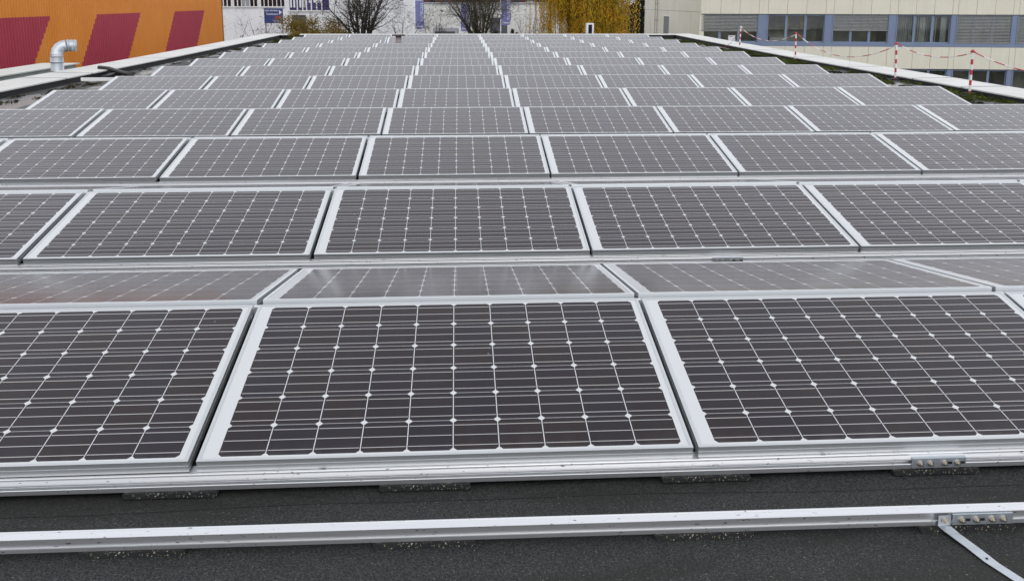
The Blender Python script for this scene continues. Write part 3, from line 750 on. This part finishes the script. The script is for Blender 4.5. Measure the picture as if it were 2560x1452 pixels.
flag(1037, 1060, 3, 73, 62, "lilac blue banner flag with white upright lettering in front of the pale wall", 1)
flag(1151, 1173, 12, 78, 62, "lilac blue banner flag half hidden behind the many-stemmed bare tree", 2)
flag(1253, 1276, -8, 63, 62, "lilac blue banner flag beside the dark conical bush", 3)

# dark vehicle half hidden behind the tree
a, b = at(1226, 46, 70), at(1256, 80, 70)
t = thing("parked_van", "dark slate van half hidden behind the many-stemmed bare tree", "van", (a.x, 70, -5)); wd = b.x-a.x; h = a.z+5
m = MB(); m.prism([(0, .5), (0, h*.75), (.25, h), (2.2, h), (2.2, .5)], 0, wd*1.4); m.build("body", M_slate, t)
m = MB(); m.box(.3, wd*.6, -.01, .05, h*.62, h*.8); m.build("window", M_darkwin, t)
for x in (.4, wd*1.1):
    m = MB(); m.tube([(x, -.02, .4), (x, .25, .4)], .4, 16); m.build("wheel", M_black, t)
a = at(1110, 72, 68); t = thing("parked_car", "grey car roof showing under the twigs of the many-stemmed tree", "car", (a.x, 68, -5)); h = a.z+5
m = MB(); m.prism([(0, .4), (0, h*.6), (.3, h), (1.3, h), (1.7, h*.6), (1.7, .4)], -.9, 1.0); m.build("body", M_flash, t)
m = MB(); m.prism([(.07, h*.66), (.24, h*.94), (.25, h*.94), (.08, h*.66)], -.75, .85); m.build("window", M_darkwin, t)

# white box with dark glass behind the back parapet
a, b = at(1465, 58, 37.2), at(1482, 86, 37.2); cx = (a.x+b.x)/2; hw = (b.x-a.x)/2
t = thing("white_cabinet", "narrow white framed cabinet with dark glass behind the far parapet", "cabinet", (cx, 37.2, -5)); h = a.z+5
m = MB(); m.box(-hw, -hw+.07, -.2, .2, 0, h); m.box(hw-.07, hw, -.2, .2, 0, h); m.box(-hw+.07, hw-.07, -.2, .2, h-.06, h); m.box(-hw+.07, hw-.07, .15, .2, 0, h-.06); m.build("frame", M_white, t)
m = MB(); m.box(-hw+.072, hw-.072, -.12, -.1, 0, h-.062); m.build("pane", M_darkwin, t)

# ------------------------------------------------------------------ trees and shrubs behind the roof
def perp(d, rn):
    v = Vector((rn.gauss(0, 1), rn.gauss(0, 1), rn.gauss(0, 1))); return (v-d*v.dot(d)).normalized()
def grow(mt, mc, p, d, L, r, lvl, rn, up, spread, counts, leaf=None, lf=0):
    n = 5 if lvl < 2 else 3; pts, rad = [p.copy()], [r]; q = p.copy(); dd = d.copy()
    for i in range(n):
        dd = (dd + perp(dd, rn)*.13 + Vector((0, 0, up*(1 if lvl < 2 else .5)))).normalized(); q = q + dd*(L/n); pts.append(q.copy()); rad.append(max(.0022, r*(1-.82*(i+1)/n)))
    (mt if lvl == 0 else mc).tube(pts, rad, 6 if lvl < 2 else 3, cap=False)
    if lvl < len(counts):
        for k in range(counts[lvl]):
            s = rn.uniform(.18, 1.0); i = min(n-1, int(s*n)); b = pts[i].lerp(pts[i+1], s*n-i); bd = (pts[i+1]-pts[i]).normalized()
            nd = (bd*rn.uniform(.35, 1.0) + perp(bd, rn)*spread).normalized()
            grow(mt, mc, b, nd, L*rn.uniform(.34, .62), max(.0035, rad[i]*.36), lvl+1, rn, up, spread, counts, leaf, lf)
    elif leaf is not None:
        for _ in range(lf):
            if rn.random() < .7:
                b = pts[rn.randrange(1, n+1)]; s = rn.uniform(.02, .045); e, f = perp(Vector((0, 0, 1)), rn)*s, perp(Vector((1, 0, 0)), rn)*s; leaf.quad(b-e, b-f, b+e, b+f)
def bare_tree(u, Y, zfork, label, stems, L, r, counts, seed, bark, leafmat=None, lf=0, lean=.55, name="bare_tree", spread=.8, up=.05):
    rn = random.Random(seed); b = at(u, 60, Y); t = thing(name, label, "tree", (b.x, Y, -5))
    mt, mc, lm = MB(), MB(), MB(); fork = Vector((0, 0, zfork+5))
    mt.tube([(0, 0, 0), (0, 0, fork.z*.5), fork+Vector((0, 0, .1))], [r*3.6, r*3.0, r*2.4], 10)
    for k in range(stems):
        a = 6.283*k/stems+rn.uniform(-.3, .3); s = lean*rn.uniform(.35, 1.25)
        d = Vector((math.cos(a)*s, math.sin(a)*s, 1)).normalized()
        grow(mt, mc, fork+Vector((math.cos(a)*r, math.sin(a)*r, rn.uniform(-.3, .1))), d, L*rn.uniform(.75, 1.1), r*rn.uniform(.7, 1.1), 0, rn, up, spread, counts, lm if leafmat else None, lf)
    mt.build("trunk", bark, t, True); mc.build("crown", bark, t, True)
    if leafmat: lm.build("foliage", leafmat, t)
    return t
bare_tree(905, 46, -.9, "dark many-stemmed bare tree beside the olive yellow shrub behind the far parapet", 11, 3.6, .12, (10, 7, 4), 14, M_bark, M_withered, 1, .5)
bare_tree(1198, 48, -1.05, "olive brown many-stemmed bare tree standing between two banner flags", 19, 3.6, .072, (9, 7, 4), 9, M_bark2, M_withered, 1, .55)
bare_tree(1003, 52, -1.6, "thin grey bare tree whose twigs spread in front of the first flag", 4, 2.6, .045, (7, 5, 3), 21, M_bark, None, 0, .9)
bare_tree(1100, 53, -1.7, "low twiggy bare tree spreading between the flags", 5, 2.6, .045, (7, 5, 3), 33, M_bark, M_withered, 1, 1.0)
bare_tree(1330, 54, -1.6, "small twiggy bare tree beside the yellow willow", 4, 2.2, .04, (7, 5, 3), 41, M_bark, None, 0, .8)
bare_tree(650, 58, -2.2, "fine twiggy bare shrub behind the blue sign", 6, 2.7, .03, (5, 3, 2), 57, M_barkred, M_withered, 2, .7)
bare_tree(728, 56, -1.9, "bushy bare shrub between the blue sign and the olive shrub", 7, 2.3, .03, (6, 4, 3), 63, M_bark2, M_withered, 2, .7)
bare_tree(560, 58, -2.6, "slender bare tree at the corner of the orange hall", 3, 3.2, .03, (4, 3, 2), 71, M_bark, None, 0, .5)
bare_tree(600, 50, -1.75, "reddish bare shrub with seed heads above the parapet beside the orange hall", 6, 1.1, .022, (4, 3, 2), 77, M_barkred, M_withered, 2, .6)

def leafy(u, Y, zc, rx, rz, n, leaf, label, mat, seed, name="shrub", ry=None, lump=7, stem=M_bark2):
    rn = random.Random(seed); b = at(u, 60, Y); t = thing(name, label, "shrub" if "tree" not in name else "tree", (b.x, Y, -5)); ry = ry or rx
    m = MB(); lumps = [(Vector((rn.uniform(-.72, .72)*rx, rn.uniform(-.6, .6)*ry, rn.uniform(-.7, .7)*rz)), rn.uniform(.25, .5)) for _ in range(lump)]
    for _ in range(n):
        c, q = rn.choice(lumps); v = Vector((rn.gauss(0, 1), rn.gauss(0, 1), rn.gauss(0, 1))).normalized()*(rn.random()**.45)
        p = c+Vector((v.x*rx*q, v.y*ry*q, v.z*rz*q)); p.z += zc+5
        s = leaf*rn.uniform(.6, 1.5); e = Vector((rn.gauss(0, 1), rn.gauss(0, 1), rn.gauss(0, 1))).normalized()*s; f = Vector((rn.gauss(0, 1), rn.gauss(0, 1), rn.gauss(0, 1))).normalized()*s*.7
        m.quad(p-e, p-f, p+e, p+f)
    m.build("foliage", mat, t)
    s = MB()
    for c, q in lumps:
        e = c+Vector((0, 0, zc+5)); s.tube([(0, 0, 0), (e.x*.3, e.y*.3, e.z*.5), e], [.05, .035, .012], 5)
    s.build("stem", stem, t)
leafy(785, 50, -.55, 2.0, 1.2, 9000, .045, "dense olive yellow shrub behind the far parapet beside the dark bare tree", M_shrub, 4, lump=22)
leafy(836, 49, -.75, .9, .6, 2600, .04, "small bright olive shrub at the foot of the dark bare tree", M_shrub, 5)
leafy(1287, 58, -.95, .38, .75, 1800, .04, "dark green conical bush behind the far parapet beside the third flag", M_hedge, 6, lump=5)
leafy(1215, 52, -1.35, 1.6, .55, 3600, .045, "brown olive undergrowth around the foot of the many-stemmed tree", M_hedge, 8, lump=12)
leafy(1318, 58, -1.55, 1.0, .45, 1800, .045, "low dark bush between the conical bush and the willow", M_hedge, 10, lump=7)
leafy(742, 55, -1.3, 1.0, .7, 1700, .04, "brownish leafy bush below the blue sign", M_shrub, 12, lump=8)

def willow():
    Y = 50.0; rn = random.Random(15); b = at(1462, 60, Y); t = thing("willow_tree", "yellow orange weeping willow with hanging curtains of leaves", "tree", (b.x, Y, -5))
    st, lv = MB(), MB(); hub = Vector((.1, 0, 6.6))
    st.tube([(0, 0, 0), (.05, 0, 3), hub], [.34, .28, .2], 10)
    for k in range(64):
        a = rn.uniform(0, 6.283); rr = 3.05*rn.uniform(.03, 1)**.38; tip = Vector((math.cos(a)*rr, math.sin(a)*rr*.8, rn.uniform(7.6, 9.2)))
        mid = hub.lerp(tip, .5)+Vector((0, 0, .5)); arch = [hub.lerp(mid, q/4) for q in range(4)]+[mid.lerp(tip, q/4) for q in range(5)]
        st.tube(arch, [.07-.0065*i for i in range(len(arch))], 5)
        for s in range(18):
            p = arch[rn.randrange(3, len(arch))]+Vector((rn.gauss(0, .30), rn.gauss(0, .30), 0)); bot = rn.uniform(2.3, 4.0) if rn.random() < .84 else rn.uniform(4.6, 6.2)
            if abs(p.x+1.5) < .5 and p.y < 1.5 and rn.random() < .8: bot = rn.uniform(5.2, 6.2)
            z = p.z; sx, sy = rn.gauss(0, .05), rn.gauss(0, .05)
            st.tube([p, Vector((p.x+sx, p.y+sy, bot))], [.006, .003], 3, cap=False)
            while z > bot:
                c = Vector((p.x+sx*(p.z-z)/max(.1, p.z-bot)+rn.gauss(0, .035), p.y+rn.gauss(0, .035), z)); h = rn.uniform(.05, .095); wv = perp(Vector((0, 0, 1)), rn)*.036
                tl = Vector((rn.gauss(0, .02), rn.gauss(0, .02), -h)); lv.quad(c+wv*.3, c+tl*.5-wv, c+tl*1.15, c+tl*.5+wv); z -= rn.uniform(.045, .10)
    st.build("trunk", M_bark2, t); lv.build("crown", M_willow, t)
willow()

def conifer(u, Y, h, r, label, seed):
    rn = random.Random(seed); b = at(u, 60, Y); t = thing("conifer_tree", label, "tree", (b.x, Y, -5)); m, s = MB(), MB()
    s.tube([(0, 0, 0), (0, 0, h)], [.22, .03], 8)
    for k in range(260):
        z = h*rn.uniform(.08, 1)**.9; a = rn.uniform(0, 6.283); L = r*(1-z/h*.85)*rn.uniform(.7, 1.1); d = Vector((math.cos(a), math.sin(a), -.25))
        s.tube([(0, 0, z), tuple(Vector((0, 0, z))+d*L)], [.03, .008], 4)
        for _ in range(60):
            q = rn.uniform(.15, 1); p = Vector((0, 0, z))+d*L*q+Vector((rn.gauss(0, .13), rn.gauss(0, .13), -abs(rn.gauss(0, .16)))); e = Vector((rn.gauss(0, .5), rn.gauss(0, .5), -1)).normalized()*rn.uniform(.07, .15); f = perp(e.normalized(), rn)*.035
            m.quad(p-f, p+e*.5-f, p+e, p+f)
    s.build("trunk", M_bark, t); m.build("crown", M_conifer, t)
conifer(1592, 72, 15, 2.6, "dark blackish conifer squeezed between the willow and the office block", 5)
conifer(1604, 84, 16, 3.6, "dark conifer farther back behind the office block corner", 6)
